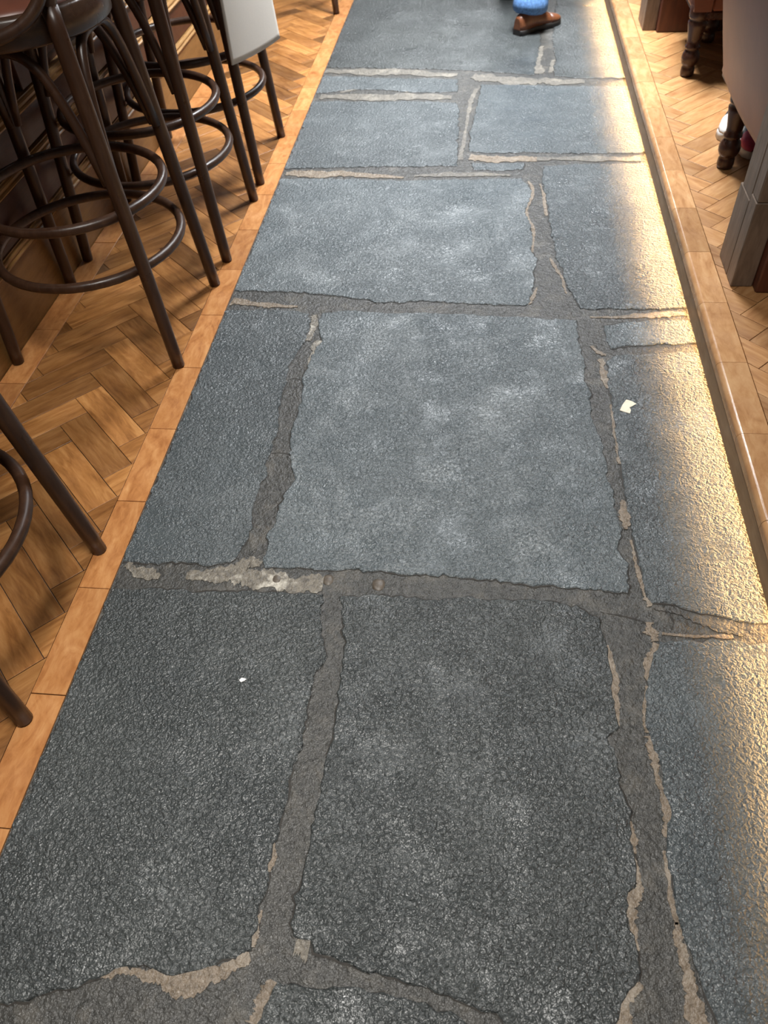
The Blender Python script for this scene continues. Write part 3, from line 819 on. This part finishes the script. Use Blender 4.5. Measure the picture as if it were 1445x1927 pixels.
def head_bits(t, c, yaw):
    """hair cap, eyes, nose, ears, mouth around head centre c facing yaw"""
    f = V((math.cos(yaw), math.sin(yaw), 0)); s_ = V((-math.sin(yaw), math.cos(yaw), 0)); c = V(c)
    def ell(name, p, r, mt):
        bm = bmesh.new(); bmesh.ops.create_uvsphere(bm, u_segments=16, v_segments=10, radius=1)
        for v in bm.verts: v.co = p+f*v.co.x*r[0]+s_*v.co.y*r[1]+V((0, 0, v.co.z*r[2]))
        link(name, bm_mesh(bm, name, True), mt, t)
    ell('hair', c-f*.016+V((0, 0, .030)), (.102, .088, .098), HAIR)
    for k in (-1, 1):
        ell('eye', c+f*.085+s_*.03*k+V((0, 0, .0)), (.010, .013, .009), SOLE_W)
        ell('ear', c+s_*.080*k-V((0, 0, .012)), (.018, .010, .03), SKIN)
    ell('nose', c+f*.096-V((0, 0, .025)), (.018, .014, .022), SKIN)
    ell('mouth', c+f*.082-V((0, 0, .062)), (.010, .024, .006), PINK)
def fingers(J, E_, wrist, base, direction, side):
    """five tapering bent fingers from the palm"""
    d = V(direction).normalized(); sd = V(side).normalized()
    J[base] = (*(V(J[wrist][:3])+d*.075), .030); E_.append((wrist, base))
    for k, (off, ln) in enumerate(((-.030, .070), (-.010, .080), (.010, .075), (.028, .058))):
        p = V(J[base][:3])+sd*off
        J[f'{base}{k}a'] = (*(p+d*.030), .0095); J[f'{base}{k}b'] = (*(p+d*(.03+ln*.55)+V((0, 0, -.010))), .0085); J[f'{base}{k}c'] = (*(p+d*(.03+ln*.95)+V((0, 0, -.028))), .0075)
        E_ += [(base, f'{base}{k}a'), (f'{base}{k}a', f'{base}{k}b'), (f'{base}{k}b', f'{base}{k}c')]
    p = V(J[wrist][:3])+d*.03
    J[base+'ta'] = (*(p-sd*.038+d*.02), .011); J[base+'tb'] = (*(p-sd*.052+d*.055), .009)
    E_ += [(wrist, base+'ta'), (base+'ta', base+'tb')]
# walker at the end of the aisle: weight on the near foot, stepping away
J = {'pelvis': (.20, 4.42, .93, .150), 'belly': (.20, 4.43, 1.08, .140), 'chest': (.20, 4.46, 1.28, .155), 'neck': (.20, 4.48, 1.47, .058), 'head0': (.20, 4.50, 1.57, .080), 'head1': (.20, 4.505, 1.66, .088), 'head2': (.20, 4.50, 1.73, .055),
     'hipL': (.115, 4.43, .88, .098), 'kneeL': (.10, 4.66, .50, .070), 'ankL': (.10, 4.80, .11, .058), 'hemL': (.10, 4.80, .065, .075),
     'hipR': (.285, 4.42, .88, .098), 'kneeR': (.23, 4.40, .48, .072), 'calfR': (.205, 4.31, .25, .075), 'ankR': (.190, 4.240, .13, .086), 'hemR': (.185, 4.225, .062, .104),
     'shL': (.03, 4.46, 1.40, .062), 'elL': (-.02, 4.36, 1.14, .048), 'wrL': (-.01, 4.50, .93, .028),
     'shR': (.37, 4.46, 1.40, .062), 'elR': (.42, 4.50, 1.12, .048), 'wrR': (.41, 4.66, .93, .028)}
E_ = [('pelvis', 'belly'), ('belly', 'chest'), ('chest', 'neck'), ('neck', 'head0'), ('head0', 'head1'), ('head1', 'head2'), ('pelvis', 'hipL'), ('hipL', 'kneeL'), ('kneeL', 'ankL'), ('ankL', 'hemL'),
      ('pelvis', 'hipR'), ('hipR', 'kneeR'), ('kneeR', 'calfR'), ('calfR', 'ankR'), ('ankR', 'hemR'), ('chest', 'shL'), ('shL', 'elL'), ('elL', 'wrL'), ('chest', 'shR'), ('shR', 'elR'), ('elR', 'wrR')]
fingers(J, E_, 'wrL', 'pal', (0, .35, -1), (0, 1, .35)); fingers(J, E_, 'wrR', 'par', (0, .35, -1), (0, 1, .35))
def region(c):
    if c.z > 1.47: return 2
    if (c.x < .05 or c.x > .35) and c.z < .94: return 2
    return 0 if c.z < .98 else 1
wk, body = make_person('person', 'person in flared blue jeans and brown shoes walking down the aisle', J, E_, region, [DENIM, JACKET, SKIN])
make_shoe(wk, (.130, 4.175, .0), math.radians(42), (SOLE_D, BROWN_SHOE, BROWN_SHOE), scale=.95)
make_shoe(wk, (.085, 4.72, .0), math.radians(80), (SOLE_D, BROWN_SHOE, BROWN_SHOE), scale=.95)
head_bits(wk, (.20, 4.505, 1.64), math.pi/2)
# sitter in the far leather chair: the trainers and a shin show beside the near chair
z0 = ZP
J = {'pelvis': (.995, 3.46, z0+.545, .112), 'belly': (.995, 3.50, z0+.69, .122), 'chest': (.995, 3.53, z0+.88, .142), 'neck': (.995, 3.53, z0+1.07, .055), 'head0': (.995, 3.515, z0+1.16, .078), 'head1': (.995, 3.51, z0+1.24, .086), 'head2': (.995, 3.51, z0+1.31, .055),
     'hipL': (1.06, 3.42, z0+.53, .082), 'kneeL': (1.02, 2.98, z0+.515, .062), 'calfL': (.985, 2.94, z0+.33, .056), 'ankL': (.90, 2.842, z0+.115, .040),
     'hipR': (.93, 3.42, z0+.53, .082), 'kneeR': (.84, 3.06, z0+.515, .062), 'calfR': (.85, 3.02, z0+.33, .056), 'ankR': (.882, 2.945, z0+.115, .040),
     'shL': (1.165, 3.53, z0+1.0, .056), 'elL': (1.19, 3.44, z0+.76, .045), 'wrL': (1.08, 3.26, z0+.66, .027),
     'shR': (.825, 3.53, z0+1.0, .056), 'elR': (.80, 3.44, z0+.76, .045), 'wrR': (.90, 3.26, z0+.66, .027)}
E_ = [('pelvis', 'belly'), ('belly', 'chest'), ('chest', 'neck'), ('neck', 'head0'), ('head0', 'head1'), ('head1', 'head2'), ('pelvis', 'hipL'), ('hipL', 'kneeL'), ('kneeL', 'calfL'), ('calfL', 'ankL'),
      ('pelvis', 'hipR'), ('hipR', 'kneeR'), ('kneeR', 'calfR'), ('calfR', 'ankR'), ('chest', 'shL'), ('shL', 'elL'), ('elL', 'wrL'), ('chest', 'shR'), ('shR', 'elR'), ('elR', 'wrR')]
fingers(J, E_, 'wrL', 'pal', (0, -1, -.2), (1, 0, 0)); fingers(J, E_, 'wrR', 'par', (0, -1, -.2), (-1, 0, 0))
def region2(c):
    if c.z > z0+1.07: return 2
    if c.y < 3.275 and c.z > z0+.60: return 2
    return 0 if c.z < z0+.62 else 1
st, body = make_person('person', 'seated person in black and magenta trainers with white soles, feet beside a turned chair leg', J, E_, region2, [TROUSER, JACKET, SKIN])
make_shoe(st, (.893, 2.975, z0+.001), math.radians(-109), (SOLE_W, BLACK_M, SOLE_W))
make_shoe(st, (.893, 2.858, z0+.001), math.radians(-97), (SOLE_W, BLACK_M, PINK))
head_bits(st, (.995, 3.505, z0+1.225), -math.pi/2)

# ------------------------------------------------------------------ litter on the stone
def scrap(name, px, mat, label, z=.0022, th=.0006):
    pts = [at(*p) for p in px]
    if area2(pts) < 0: pts.reverse()
    c = sum(pts, V())/len(pts); n = len(pts)
    vs_ = [V((p.x-c.x, p.y-c.y, 0)) for p in pts]+[V((p.x-c.x, p.y-c.y, th+.0012*((i % 2)))) for i, p in enumerate(pts)]
    fs = [(i, (i+1) % n, n+(i+1) % n, n+i) for i in range(n)]+[tuple(n+i for i in range(n)), tuple(range(n))[::-1]]
    o = link(name, mesh(name, vs_, fs), mat); o.location = (c.x, c.y, z-.0018); tag(o, label, 'litter'); return o
scrap('paper_scrap', [(1166, 773), (1171, 762), (1178, 753), (1188, 755), (1197, 761), (1189, 765), (1184, 768), (1187, 772), (1185, 779), (1176, 776)], PAPER, 'notched scrap of cream paper lying on the flagstone near the lit edge')
scrap('paper_scrap', [(450, 1280), (455, 1276), (464, 1278), (460, 1282), (453, 1284)], WHITEP, 'tiny white fleck on the large near-left flagstone', z=.0020)
